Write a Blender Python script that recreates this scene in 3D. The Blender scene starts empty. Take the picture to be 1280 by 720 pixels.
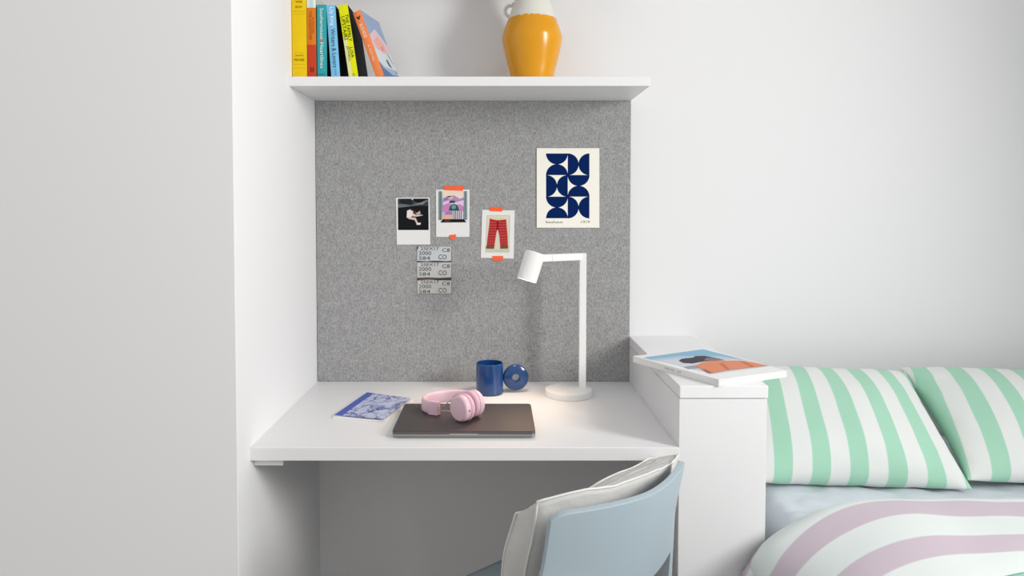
import bpy, bmesh, math, random
from mathutils import Vector, Matrix, noise
random.seed(7)
SC = bpy.context.scene
COL = SC.collection
PI = math.pi

# ------------------------------------------------------------------ camera
F = 900.0; CX, CY = 620.0, 288.0; PITCH = math.radians(2.0); EYE = Vector((0, 0, 1.24))
cd = bpy.data.cameras.new('camera'); cam = bpy.data.objects.new('camera', cd); COL.objects.link(cam)
cd.sensor_width = 36; cd.sensor_fit = 'HORIZONTAL'; cd.lens = F / 1280 * 36
cd.shift_x = (640 - CX) / 1280; cd.shift_y = -(360 - CY) / 1280
cd.clip_start = 0.02
cam.location = EYE; cam.rotation_euler = (PI / 2 - PITCH, 0, 0)
SC.camera = cam

# ------------------------------------------------------------------ light
w = bpy.data.worlds.new('world'); SC.world = w; w.use_nodes = True
w.node_tree.nodes['Background'].inputs[0].default_value = (1.0, 0.995, 0.985, 1)
w.node_tree.nodes['Background'].inputs[1].default_value = 0.63

def area(name, loc, target, sx, sy, power, color):
    l = bpy.data.lights.new(name, 'AREA'); l.shape = 'RECTANGLE'; l.size = sx; l.size_y = sy
    l.energy = power; l.color = color
    o = bpy.data.objects.new(name, l); COL.objects.link(o); o.location = loc
    o.rotation_euler = (Vector(target) - Vector(loc)).to_track_quat('-Z', 'Y').to_euler()
    return o
area('window_daylight', (1.98, 0.15, 1.8), (0.0, -0.45, 1.35), 0.85, 0.85, 68, (1.0, 0.99, 0.97))
SC.view_settings.view_transform = 'Standard'
SC.view_settings.look = 'None'
SC.view_settings.exposure = 0.06
SC.view_settings.gamma = 1.0
SC.view_settings.use_curve_mapping = False

# ------------------------------------------------------------------ measuring helpers (photo pixel -> point on a real plane)
def ray(x, y):
    dx = (x - CX) / F; dz = -(y - CY) / F
    c, s = math.cos(PITCH), math.sin(PITCH)
    return Vector((dx, c + dz * s, dz * c - s))
def onY(x, y, Y):
    r = ray(x, y); return EYE + r * (Y / r.y)
def onZ(x, y, z):
    r = ray(x, y); return EYE + r * ((z - EYE.z) / r.z)

# ------------------------------------------------------------------ materials
def lin(h):
    h = h.lstrip('#'); v = [int(h[i:i + 2], 16) / 255 for i in (0, 2, 4)]
    return tuple([(c / 12.92 if c <= 0.04045 else ((c + 0.055) / 1.055) ** 2.4) for c in v]) + (1,)
MATS = {}
def mat(hexc, rough=0.5, metal=0.0, bump=0.0, bscale=200, var=0.0, vscale=8, coat=0.0, sheen=0.0, key=None, spec=.5):
    k = key or (hexc, rough, metal, bump, bscale, var, vscale, coat, sheen, spec)
    if k in MATS: return MATS[k]
    m = bpy.data.materials.new('mat_' + hexc.strip('#')); m.use_nodes = True; MATS[k] = m
    nt = m.node_tree; b = nt.nodes['Principled BSDF']
    b.inputs['Base Color'].default_value = lin(hexc); b.inputs['Roughness'].default_value = rough
    b.inputs['Metallic'].default_value = metal; b.inputs['Coat Weight'].default_value = coat; b.inputs['Specular IOR Level'].default_value = spec
    if sheen:
        b.inputs['Sheen Weight'].default_value = sheen
    if bump or var:
        tc = nt.nodes.new('ShaderNodeTexCoord')
    if bump:
        n = nt.nodes.new('ShaderNodeTexNoise'); n.inputs['Scale'].default_value = bscale; n.inputs['Detail'].default_value = 4
        bp = nt.nodes.new('ShaderNodeBump'); bp.inputs['Strength'].default_value = bump; bp.inputs['Distance'].default_value = 0.002
        nt.links.new(tc.outputs['Object'], n.inputs['Vector']); nt.links.new(n.outputs['Fac'], bp.inputs['Height'])
        nt.links.new(bp.outputs['Normal'], b.inputs['Normal'])
    if var:
        n = nt.nodes.new('ShaderNodeTexNoise'); n.inputs['Scale'].default_value = vscale; n.inputs['Detail'].default_value = 5
        mr = nt.nodes.new('ShaderNodeMapRange'); mr.inputs['To Min'].default_value = 1 - var; mr.inputs['To Max'].default_value = 1 + var
        mr.inputs['From Min'].default_value = .3; mr.inputs['From Max'].default_value = .7
        mx = nt.nodes.new('ShaderNodeMix'); mx.data_type = 'RGBA'; mx.blend_type = 'MULTIPLY'; mx.inputs['Factor'].default_value = 1
        mx.inputs[6].default_value = lin(hexc)
        nt.links.new(tc.outputs['Object'], n.inputs['Vector']); nt.links.new(n.outputs['Fac'], mr.inputs['Value'])
        nt.links.new(mr.outputs['Result'], mx.inputs[7]); nt.links.new(mx.outputs[2], b.inputs['Base Color'])
    return m
class NT:
    """small node helper for the patterned materials"""
    def __init__(s, name, rough=0.8):
        s.m = bpy.data.materials.new(name); s.m.use_nodes = True; s.t = s.m.node_tree
        s.b = s.t.nodes['Principled BSDF']; s.b.inputs['Roughness'].default_value = rough
        s.tc = s.t.nodes.new('ShaderNodeTexCoord')
    def n(s, typ, **kw):
        x = s.t.nodes.new(typ)
        for k, v in kw.items(): setattr(x, k, v)
        return x
    def l(s, a, b): s.t.links.new(a, b)
    def val(s, sock, v):
        if isinstance(v, (int, float)): sock.default_value = v
        else: s.l(v, sock)
    def math(s, op, a, b=0.0, c=0.0):
        x = s.n('ShaderNodeMath', operation=op)
        for i, v in enumerate((a, b, c)): s.val(x.inputs[i], v)
        return x.outputs[0]
    def noise(s, scale, detail=3, vec=None):
        x = s.n('ShaderNodeTexNoise'); x.inputs['Scale'].default_value = scale; x.inputs['Detail'].default_value = detail
        s.l(vec or s.tc.outputs['Object'], x.inputs['Vector']); return x.outputs['Fac']
    def mapv(s, sc):
        x = s.n('ShaderNodeMapping'); x.inputs['Scale'].default_value = sc
        s.l(s.tc.outputs['Object'], x.inputs['Vector']); return x.outputs[0]
    def mix(s, f, a, b):
        x = s.n('ShaderNodeMix', data_type='RGBA'); s.val(x.inputs[0], f)
        for i, v in ((6, a), (7, b)):
            if isinstance(v, str): x.inputs[i].default_value = lin(v)
            else: s.l(v, x.inputs[i])
        return x.outputs[2]
    def bump(s, h, strength=.3, dist=.002):
        x = s.n('ShaderNodeBump'); x.inputs['Strength'].default_value = strength; x.inputs['Distance'].default_value = dist
        s.l(h, x.inputs['Height']); s.l(x.outputs[0], s.b.inputs['Normal'])

M_wall = mat('#ececed', .75, bump=.05, bscale=60)
M_white = mat('#e9e9ea', .42, key='lacquer')
M_lid = mat('#ededee', .38, key='lid')
M_floor = mat('#8f8983', .5, var=.08, vscale=3)
M_lamp = mat('#f2f2f1', .35)
M_plastic = mat('#a3b3bb', .5, bump=.04, bscale=500)
M_pink = mat('#e3c1ce', .45)
M_pink_pad = mat('#dcb3c4', .6, bump=.1, bscale=300)
M_pinklight = mat('#ecd0da', .35)
M_dark = mat('#17171a', .5, spec=.2)
M_steel = mat('#d7d0d2', .2, .9)
M_orange_tape = mat('#ff6a3c', .6, spec=.2)
M_paper = mat('#ececea', .6)
M_pages = mat('#d8d2c4', .8, bump=.3, bscale=700)

def felt_mat():
    k = NT('grey_felt', .95); k.b.inputs['Specular IOR Level'].default_value = .1
    v1 = k.mapv((1, 1, .55))
    a = k.noise(260, 4, v1); b = k.noise(80, 3, v1); c = k.noise(600, 2)
    s = k.math('ADD', k.math('MULTIPLY', a, .62), k.math('ADD', k.math('MULTIPLY', b, .20), k.math('MULTIPLY', c, .43)))
    f = k.n('ShaderNodeMapRange'); k.l(s, f.inputs['Value'])
    f.inputs['From Min'].default_value = .42; f.inputs['From Max'].default_value = .80
    k.l(k.mix(f.outputs[0], '#7a7a7b', '#b8b8b8'), k.b.inputs['Base Color'])
    k.bump(s, .5, .0015)
    return k.m
def stripe_mat(name, axis, period, phase, ca, cb, duty=.5, wob=.01, edge=.03, bump=.25, bs=14, slope=0.0, attr=None, fan=0.0):
    k = NT(name, .9)
    sp = k.n('ShaderNodeSeparateXYZ'); k.l(k.tc.outputs['Object'], sp.inputs[0])
    base = sp.outputs[axis]
    if attr: base = k.n('ShaderNodeAttribute', attribute_name=attr).outputs['Fac']
    if slope: base = k.math('ADD', base, k.math('MULTIPLY', sp.outputs[1 - axis], slope))
    if fan: base = k.math('MULTIPLY', base, k.math('ADD', 1.0, k.math('MULTIPLY', sp.outputs[1], fan)))
    n = k.noise(3.0, 1)
    p = k.math('ADD', base, k.math('MULTIPLY', k.math('SUBTRACT', n, .5), wob))
    fr = k.math('FRACT', k.math('ADD', k.math('DIVIDE', p, period), phase))
    d = k.math('SUBTRACT', duty / 2, k.math('ABSOLUTE', k.math('SUBTRACT', fr, .5)))
    f = k.n('ShaderNodeMapRange'); k.l(d, f.inputs['Value'])
    f.inputs['From Min'].default_value = -edge / 2; f.inputs['From Max'].default_value = edge / 2
    k.l(k.mix(f.outputs[0], cb, ca), k.b.inputs['Base Color'])
    w1 = k.noise(bs, 3); w2 = k.noise(900, 1)
    k.bump(k.math('ADD', w1, k.math('MULTIPLY', w2, .04)), bump, .012)
    k.b.inputs['Sheen Weight'].default_value = .15
    return k.m

# ------------------------------------------------------------------ object helpers
def tag(o, label=None, cat=None, group=None, kind=None):
    if label: o['label'] = label
    if cat: o['category'] = cat
    if group: o['group'] = group
    if kind: o['kind'] = kind
    return o
def thing(name, label, cat, loc=(0, 0, 0), rot=(0, 0, 0), group=None):
    o = bpy.data.objects.new(name, None); COL.objects.link(o); o.empty_display_size = .05
    o.location = loc; o.rotation_euler = rot
    return tag(o, label, cat, group)
def link(name, bm, mats, parent=None, smooth=False, world=True):
    """bmesh given in world coordinates (world=True) or in the parent's local coordinates"""
    me = bpy.data.meshes.new(name); bm.to_mesh(me); bm.free()
    for m in (mats if isinstance(mats, (list, tuple)) else [mats]): me.materials.append(m)
    if smooth: me.polygons.foreach_set('use_smooth', [True] * len(me.polygons))
    o = bpy.data.objects.new(name, me); COL.objects.link(o)
    if parent:
        o.parent = parent
        if world: me.transform((Matrix.LocRotScale(parent.location, parent.rotation_euler, None) if not parent.parent else
                                Matrix.LocRotScale(parent.parent.location, parent.parent.rotation_euler, None) @ parent.matrix_basis).inverted())
    return o
def flatshade_smooth(o, ang=35):
    me = o.data
    me.polygons.foreach_set('use_smooth', [True] * len(me.polygons))
    bm = bmesh.new(); bm.from_mesh(me)
    for e in bm.edges:
        e.smooth = not (len(e.link_faces) == 2 and e.calc_face_angle(0) > math.radians(ang))
    bm.to_mesh(me); bm.free()
    return o
def box(bm, lo, hi, bev=0.0, seg=2, mi=0, mtx=None):
    t = bmesh.new(); bmesh.ops.create_cube(t, size=1)
    lo, hi = Vector(lo), Vector(hi)
    for v in t.verts: v.co = Vector([(lo[i] + hi[i]) / 2 + v.co[i] * (hi[i] - lo[i]) for i in range(3)])
    if bev: bmesh.ops.bevel(t, geom=t.edges[:], offset=bev, segments=seg, profile=.5, affect='EDGES')
    for f in t.faces: f.material_index = mi
    if mtx: t.transform(mtx)
    me = bpy.data.meshes.new('t'); t.to_mesh(me); t.free(); bm.from_mesh(me); bpy.data.meshes.remove(me)
    return bm
def cyl(bm, r0, r1, h, mtx=None, seg=48, bev=0.0, mi=0, bseg=3):
    t = bmesh.new(); bmesh.ops.create_cone(t, cap_ends=True, segments=seg, radius1=r0, radius2=r1, depth=h)
    if bev:
        ed = [e for e in t.edges if abs(e.verts[0].co.z - e.verts[1].co.z) < 1e-6]
        bmesh.ops.bevel(t, geom=ed, offset=bev, segments=bseg, profile=.5, affect='EDGES')
    for f in t.faces: f.material_index = mi
    if mtx: t.transform(mtx)
    me = bpy.data.meshes.new('t'); t.to_mesh(me); t.free(); bm.from_mesh(me); bpy.data.meshes.remove(me)
    return bm
def tube(bm, pts, r, seg=10, mi=0, closed=False):
    pts = [Vector(p) for p in pts]; n = len(pts); rings = []
    rr = r if isinstance(r, (list, tuple)) else [r] * n
    up = None
    for i, p in enumerate(pts):
        a = pts[(i - 1) % n] if (closed or i > 0) else p; b = pts[(i + 1) % n] if (closed or i < n - 1) else p
        t = (b - a).normalized()
        if up is None: up = t.orthogonal().normalized()
        up = (up - t * up.dot(t)).normalized(); sd = t.cross(up)
        rings.append([bm.verts.new(p + (up * math.cos(q) + sd * math.sin(q)) * rr[i]) for q in [2 * PI * k / seg for k in range(seg)]])
    for i in range(n if closed else n - 1):
        A, B = rings[i], rings[(i + 1) % n]
        for k in range(seg):
            f = bm.faces.new((A[k], A[(k + 1) % seg], B[(k + 1) % seg], B[k])); f.material_index = mi
    if not closed:
        bm.faces.new(list(reversed(rings[0]))).material_index = mi; bm.faces.new(rings[-1]).material_index = mi
    return bm
def lathe(bm, prof, seg=64, mtx=None, closed=False):
    rings = []
    for r, z in prof:
        if r < 1e-6: rings.append([bm.verts.new((0, 0, z))])
        else: rings.append([bm.verts.new((r * math.cos(2 * PI * k / seg), r * math.sin(2 * PI * k / seg), z)) for k in range(seg)])
    prs = list(zip(rings, rings[1:])) + ([(rings[-1], rings[0])] if closed else [])
    for A, B in prs:
        for k in range(seg):
            k2 = (k + 1) % seg
            if len(A) == 1 and len(B) == 1: continue
            if len(A) == 1: bm.faces.new((A[0], B[k2], B[k]))
            elif len(B) == 1: bm.faces.new((A[k], A[k2], B[0]))
            else: bm.faces.new((A[k], A[k2], B[k2], B[k]))
    if mtx: bm.transform(mtx)
    return bm
def prism(bm, pts, off, mi=0):
    """closed outline (Vectors) given thickness by the vector off"""
    off = Vector(off); a = [bm.verts.new(p) for p in pts]; b = [bm.verts.new(Vector(p) + off) for p in pts]; n = len(a)
    bm.faces.new(a).material_index = mi; bm.faces.new(list(reversed(b))).material_index = mi
    for i in range(n): bm.faces.new((a[i], b[i], b[(i + 1) % n], a[(i + 1) % n])).material_index = mi
    bmesh.ops.recalc_face_normals(bm, faces=bm.faces[:])
    return bm
def text_bm(s, w_, h_, mtx, font_ratio=None):
    """lettering fitted into a w_ x h_ box centred on the origin of mtx, in its xy plane"""
    cu = bpy.data.curves.new('txt', 'FONT'); cu.body = s; cu.resolution_u = 2; cu.extrude = 0.0
    o = bpy.data.objects.new('txt', cu); COL.objects.link(o)
    me = o.to_mesh() if False else None
    dg = bpy.context.evaluated_depsgraph_get(); ev = o.evaluated_get(dg); me = ev.to_mesh()
    t = bmesh.new(); t.from_mesh(me); ev.to_mesh_clear(); bpy.data.objects.remove(o); bpy.data.curves.remove(cu)
    xs = [v.co.x for v in t.verts]; ys = [v.co.y for v in t.verts]
    x0, x1, y0, y1 = min(xs), max(xs), min(ys), max(ys)
    for v in t.verts:
        v.co = Vector(((v.co.x - (x0 + x1) / 2) / (x1 - x0) * w_, (v.co.y - (y0 + y1) / 2) / (y1 - y0) * h_, 0))
    t.transform(mtx); return t
def merge(dst, src, mi=0):
    for f in src.faces: f.material_index = mi
    me = bpy.data.meshes.new('t'); src.to_mesh(me); src.free(); dst.from_mesh(me); bpy.data.meshes.remove(me)

# ------------------------------------------------------------------ structure
XL, XD, XC = -0.497, 0.3705, 0.5495      # alcove wall, end of desk, right side of cabinet
YB, YF, YP, YS = 2.0, 1.44, 1.368, 1.741 # back wall, desk front, pier face, shelf front
b = bmesh.new(); box(b, (-3, -2.5, -.05), (3.2, 2.1, 0)); tag(link('floor', b, M_floor), kind='structure')
b = bmesh.new(); box(b, (-.6, YB, 0), (3.2, YB + .1, 2.7)); tag(link('wall_back', b, M_wall), kind='structure')
b = bmesh.new(); box(b, (-3, YP, 0), (XL, YB + .1, 2.7), .0015, 2); tag(link('wall_left', b, M_wall), kind='structure')

b = bmesh.new()  # unseen side wall with window opening, added to darken the back wall's right end
for lo, hi in (((2.05, -1.2, 0), (2.15, YB, 1.30)), ((2.05, -1.2, 2.30), (2.15, YB, 2.7)), ((2.05, .72, 1.30), (2.15, YB, 2.30)), ((2.05, -1.2, 1.30), (2.15, -.42, 2.30))): box(b, lo, hi)
tag(link('wall_right', b, M_wall), kind='structure')

# ------------------------------------------------------------------ desk, cabinet, shelves, felt board
t = thing('desk', 'white fitted desk top spanning the alcove under the grey felt board', 'desk', (-.06, 1.72, .723))
b = bmesh.new(); box(b, (XL, YF, .723), (XD, YB, .75), .0012, 2); link('desktop', b, M_white, t)
b = bmesh.new(); box(b, (XL, YF + .02, .706), (XL + .06, YB - .02, .723), .001); link('support_batten', b, M_white, t)

t = thing('cabinet', 'narrow white lidded cabinet between desk and bed', 'cabinet', (.46, 1.72, 0))
b = bmesh.new(); box(b, (XD, YF + .002, 0), (XC - .002, YB, .849), .001); link('body', b, M_white, t)
b = bmesh.new(); box(b, (XD, YF, .8505), (XC, YB, .876), .0015); link('lid', b, M_lid, t)

b = bmesh.new(); box(b, (XL, YS, 1.5265), (XD, YB, 1.549), .001)
tag(link('wall_shelf', b, M_white), 'white wall shelf above the grey felt board, carrying books and yellow jug', 'shelf')
b = bmesh.new(); box(b, (XL, YS, 1.842), (XD, YB, 1.865), .001)
tag(link('wall_shelf', b, M_white), 'upper white wall shelf, just above the picture, over the book shelf', 'shelf')
YFE = 1.985
b = bmesh.new(); box(b, (XL + .001, YFE, .75), (XD, YB, 1.5265), .0015)
tag(link('pinboard', b, felt_mat()), 'grey felt pinboard on the wall between desk and shelf', 'pinboard')

# ------------------------------------------------------------------ prints on the board
def rectpx(x0, y0, x1, y1): return [(x0, y0), (x1, y0), (x1, y1), (x0, y1)]
def flat_layers(parent, name, layers, place, step):
    """flat print: coloured patches, each a hair in front of the one below; place(x, y) gives the point"""
    b = bmesh.new(); ms = []; step = Vector(step)
    for i, (c, pts) in enumerate(layers):
        m = mat(c, .7, spec=.12)
        if m not in ms: ms.append(m)
        vs = [b.verts.new(place(x, y) + step * (i + 1)) for x, y in pts]
        f = b.faces.new(vs); f.material_index = ms.index(m)
    bmesh.ops.triangulate(b, faces=b.faces[:])
    return link(name, b, ms, parent)
def card(name, label, cat, quad, group, thick=.0012, m=M_paper):
    c = sum((onY(x, y, YFE) for x, y in quad), Vector()) / 4
    t = thing(name, label, cat, (c.x, YFE, c.z), group=group)
    b = bmesh.new(); prism(b, [onY(x, y, YFE - .0006) for x, y in quad], (0, -thick, 0)); link('paper', b, m, t)
    return t
YQ = YFE - .0006 - .0012
pY = lambda x, y: onY(x, y, YQ)
SY = (0, -.00006, 0)
def q4(x, y): return (490 + x / 9, 230 + y / 9)
def tape(parent, pts):
    b = bmesh.new(); prism(b, [onY(x, y, YQ - .0006) for x, y in pts], (0, -.0003, 0))
    tag(link('tape', b, M_orange_tape, parent), 'orange tape strip')
G = 'prints on the felt board'
t = card('photo_print', 'instant-style photo with a pale seated figure on black, pinned leftmost on the felt', 'photo print',
         [q4(45, 155), q4(422, 152), q4(432, 680), q4(55, 682)], G)
L = [('#15171c', [q4(65, 165), q4(410, 163), q4(413, 518), q4(68, 518)]),
     ('#3c4045', [q4(66, 166), q4(200, 166), q4(300, 215), q4(410, 165), q4(411, 250), q4(240, 240), q4(66, 265)]),
     ('#6d7276', [q4(66, 225), q4(180, 240), q4(330, 205), q4(411, 175), q4(411, 190), q4(300, 240), q4(66, 268)]),
     ('#23262b', [q4(90, 170), q4(230, 170), q4(230, 235), q4(90, 215)]),
     ('#83888a', [q4(250, 225), q4(330, 213), q4(400, 180), q4(345, 232)]),
     ('#efe6dd', [q4(170, 300), q4(205, 285), q4(235, 300), q4(240, 335), q4(225, 365), q4(195, 385), q4(165, 378)]),
     ('#e3d0c4', [q4(225, 310), q4(240, 330), q4(270, 350), q4(330, 345), q4(350, 352), q4(280, 366), q4(240, 365), q4(222, 345)]),
     ('#dcc5b8', [q4(175, 372), q4(265, 378), q4(285, 430), q4(300, 450), q4(280, 456), q4(255, 405), q4(185, 392)]),
     ('#e8e4df', [q4(278, 436), q4(325, 436), q4(320, 458), q4(278, 460)]),
     ('#2b1d18', [q4(212, 278), q4(240, 272), q4(250, 290), q4(235, 302), q4(210, 296)]),
     ('#c9b3a8', [q4(262, 330), q4(290, 320), q4(312, 300), q4(322, 335), q4(285, 348)]),
     ('#59301f', [q4(245, 305), q4(272, 300), q4(275, 322), q4(250, 328)])]
flat_layers(t, 'printed_picture', L, pY, SY)
b = bmesh.new(); p = pY(515.5, 249); cyl(b, .0028, .0022, .006, Matrix.Translation(p + Vector((0, -.003, 0))) @ Matrix.Rotation(PI / 2, 4, 'X'), 16, .0006)
tag(link('push_pin', b, mat('#cfd3d6', .2), t, True), 'clear push pin')

t = card('photo_print', 'instant-style photo of a pink window view, held by orange tape at top and bottom', 'photo print',
         [q4(495, 65), q4(872, 62), q4(872, 595), q4(498, 595)], G)
L = [('#d8c6dd', [q4(525, 82), q4(845, 80), q4(845, 405), q4(525, 405)]),
     ('#f0dccb', [q4(560, 84), q4(820, 82), q4(810, 165), q4(570, 165)]),
     ('#b48fc0', [q4(572, 180), q4(622, 138), q4(660, 165), q4(700, 128), q4(760, 165), q4(812, 150), q4(812, 215), q4(572, 215)]),
     ('#8d79b4', [q4(572, 165), q4(625, 140), q4(630, 175), q4(590, 188)]),
     ('#e6c0a8', [q4(640, 150), q4(690, 138), q4(680, 165), q4(645, 175)]),
     ('#dcd0e4', [q4(572, 205), q4(640, 185), q4(720, 205), q4(812, 180), q4(812, 240), q4(572, 240)]),
     ('#cf87bd', [q4(572, 240), q4(640, 210), q4(700, 250), q4(760, 225), q4(812, 260), q4(812, 310), q4(572, 320)]),
     ('#3e3a4c', [q4(640, 200), q4(665, 185), q4(712, 190), q4(706, 212), q4(650, 214)]),
     ('#2d5a63', [q4(638, 300), q4(650, 250), q4(690, 222), q4(735, 235), q4(758, 300)]),
     ('#5fa39b', [q4(665, 265), q4(690, 230), q4(722, 245), q4(715, 275), q4(690, 285)]),
     ('#a87fb0', [q4(580, 345), q4(620, 310), q4(690, 320), q4(690, 345)]),
     ('#e7b79b', [q4(583, 350), q4(672, 348), q4(665, 395), q4(583, 396)]),
     ('#51485e', [q4(680, 300), q4(790, 300), q4(790, 395), q4(680, 395)])]
for i in range(6):
    x = 683 + i * 20; L.append(('#eeeaf0', [q4(x, 300), q4(x + 9, 300), q4(x + 9, 396), q4(x, 396)]))
L += [('#7f9593', [q4(525, 82), q4(562, 82), q4(570, 230), q4(560, 405), q4(525, 405)]),
      ('#5d7474', [q4(538, 82), q4(546, 82), q4(552, 405), q4(540, 405)]),
      ('#8a9a9e', [q4(812, 80), q4(845, 80), q4(845, 402), q4(806, 402)]),
      ('#5c6b72', [q4(820, 80), q4(828, 80), q4(830, 402), q4(822, 402)]),
      ('#1a1718', [q4(545, 432), q4(575, 396), q4(810, 396), q4(838, 430)]),
      ('#5a3a2a', [q4(585, 420), q4(600, 400), q4(660, 400), q4(650, 424)])]
flat_layers(t, 'printed_picture', L, pY, SY)
tape(t, [q4(582, 22), q4(803, 22), q4(796, 78), q4(590, 70)])
tape(t, [q4(640, 575), q4(722, 566), q4(716, 608), q4(685, 628), q4(650, 610)])

def q8(x, y): return (600 + x / 8, 240 + y / 8)
t = card('art_card', 'small white card with red checked trousers, held by orange tape at top and bottom', 'art card',
         [q8(22, 178), q8(347, 184), q8(337, 666), q8(8, 658)], G)
L = [('#cfcbb6', [q8(66, 232), q8(302, 232), q8(294, 606), q8(52, 604)]),
     ('#ded9c6', [q8(72, 240), q8(292, 240), q8(285, 575), q8(60, 572)]),
     ('#b8242c', [q8(98, 262), q8(130, 274), q8(180, 280), q8(262, 274), q8(266, 330), q8(276, 440), q8(279, 564), q8(204, 565), q8(192, 430),
                  q8(178, 375), q8(165, 400), q8(150, 480), q8(140, 565), q8(64, 564), q8(76, 450), q8(92, 330)]),
     ('#e8c5a0', [q8(108, 258), q8(180, 270), q8(255, 262), q8(255, 276), q8(180, 284), q8(108, 272)])]
for i in range(10):
    y = 300 + i * 27
    for (xa, xb) in (((96 - i * 3, 176 - max(0, i - 3) * 5), (180 + max(0, i - 3) * 3, 266 + i))):
        L.append(('#e07a72', [q8(xa, y), q8(xb, y), q8(xb, y + 3), q8(xa, y + 3)]))
for i in range(4):
    x = 106 + i * 18
    L.append(('#d85c5c', [q8(x, 290), q8(x + 3, 290), q8(x - 20, 560), q8(x - 24, 560)]))
    x = 196 + i * 18
    L.append(('#d85c5c', [q8(x, 290), q8(x + 3, 290), q8(x + 16, 560), q8(x + 13, 560)]))
L.append(('#6d5a32', [q8(64, 540), q8(140, 542), q8(140, 566), q8(62, 565)])); L.append(('#6d5a32', [q8(205, 542), q8(280, 540), q8(280, 565), q8(205, 566)]))
L.append(('#8a1c22', [q8(172, 284), q8(182, 284), q8(184, 375), q8(172, 375)]))
flat_layers(t, 'printed_picture', L, pY, SY)
tape(t, [q8(95, 150), q8(228, 152), q8(222, 196), q8(98, 192)])
tape(t, [q8(122, 640), q8(232, 640), q8(230, 682), q8(150, 690), q8(124, 676)])

def q5(x, y): return (510 + x / 8.533, 300 + y / 8.533)
t = card('art_card', 'unframed card of three stamped grey number plates, below the two photos', 'art card',
         [q5(97, 68), q5(460, 70), q5(462, 572), q5(100, 575)], G, m=mat('#3d3836', .6))
L = [('#c9cdd0', [q5(98, 69), q5(459, 71), q5(459, 222), q5(400, 226), q5(300, 219), q5(200, 226), q5(98, 222)]),
     ('#c8c9c8', [q5(98, 240), q5(200, 236), q5(330, 242), q5(460, 238), q5(460, 398), q5(330, 404), q5(220, 398), q5(98, 402)]),
     ('#6b5a52', [q5(110, 410), q5(300, 405), q5(280, 422), q5(130, 426)]),
     ('#c6c8c4', [q5(99, 432), q5(220, 424), q5(330, 430), q5(461, 432), q5(461, 570), q5(101, 573)]),
     ('#2b2b2b', [q5(97, 70), q5(112, 70), q5(104, 100), q5(97, 100)])]
flat_layers(t, 'printed_picture', L, pY, SY)
b = bmesh.new()
def put_text(b, s, x0, y0, x1, y1, place, front, mi=0):
    c = place((x0 + x1) / 2, (y0 + y1) / 2); w_ = (place(x1, y0) - place(x0, y0)).length; h_ = (place(x0, y1) - place(x0, y0)).length
    merge(b, text_bm(s, w_, h_, Matrix.Translation(c + Vector(front)) @ Matrix.Rotation(PI / 2, 4, 'X')), mi)
for oy in (0, 170, 356):
    for s, x0, y0, x1, y1 in (('25EX17', 135, 75, 330, 108), ('C8', 365, 88, 446, 128), ('2000', 115, 120, 248, 160), ('CO', 325, 155, 412, 206), ('S84', 118, 175, 236, 212)):
        y0 += oy; y1 += oy
        if y0 > 560: continue
        a, c = q5(x0, y0), q5(x1, min(y1, 570))
        put_text(b, s, a[0], a[1], c[0], c[1], pY, (0, -.0006, 0))
link('stamped_lettering', b, mat('#34373a', .7), t)['kind'] = 'stuff'

def q6(x, y): return (655 + x / 5.54, 170 + y / 5.54)
t = card('art_print', 'cream art print of dark blue half circles at the upper right of the felt board', 'art print',
         [q6(88, 85), q6(521, 85), q6(521, 635), q6(88, 635)], G, .003, mat('#faf7ec', .6, spec=.3))
YQ = YFE - .0006 - .003
b = bmesh.new()
def half(cx, cy, dx, dy, r=75.5):
    a0 = math.atan2(dy, dx) - PI / 2
    pts = [q6(cx + r * math.cos(a0 + PI * k / 24), cy + r * math.sin(a0 + PI * k / 24)) for k in range(25)]
    b.faces.new([b.verts.new(onY(x, y, YQ - .0002)) for x, y in pts])
for c in range(2):
    for r in range(3):
        x0, y0 = 153 + 150 * c, 121 + 149.5 * r
        if (c + r) % 2 == 0: half(x0 + 75, y0, 0, 1); half(x0 + 75, y0 + 149.5, 0, -1)
        else: half(x0, y0 + 75, 1, 0); half(x0 + 150, y0 + 75, -1, 0)
bmesh.ops.recalc_face_normals(b, faces=b.faces[:])
tag(link('half_circles', b, mat('#04235c', .8, spec=.08), t), 'dark blue half circles')
b = bmesh.new()
for s, x0, x1 in (('bauhaus', 152, 268), ('1919', 396, 455)):
    a, c = q6(x0, 586), q6(x1, 604)
    put_text(b, s, a[0], a[1], c[0], c[1], lambda x, y: onY(x, y, YQ - .0002), (0, 0, 0))
link('lettering', b, mat('#26262a', .7), t)['kind'] = 'stuff'

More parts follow.
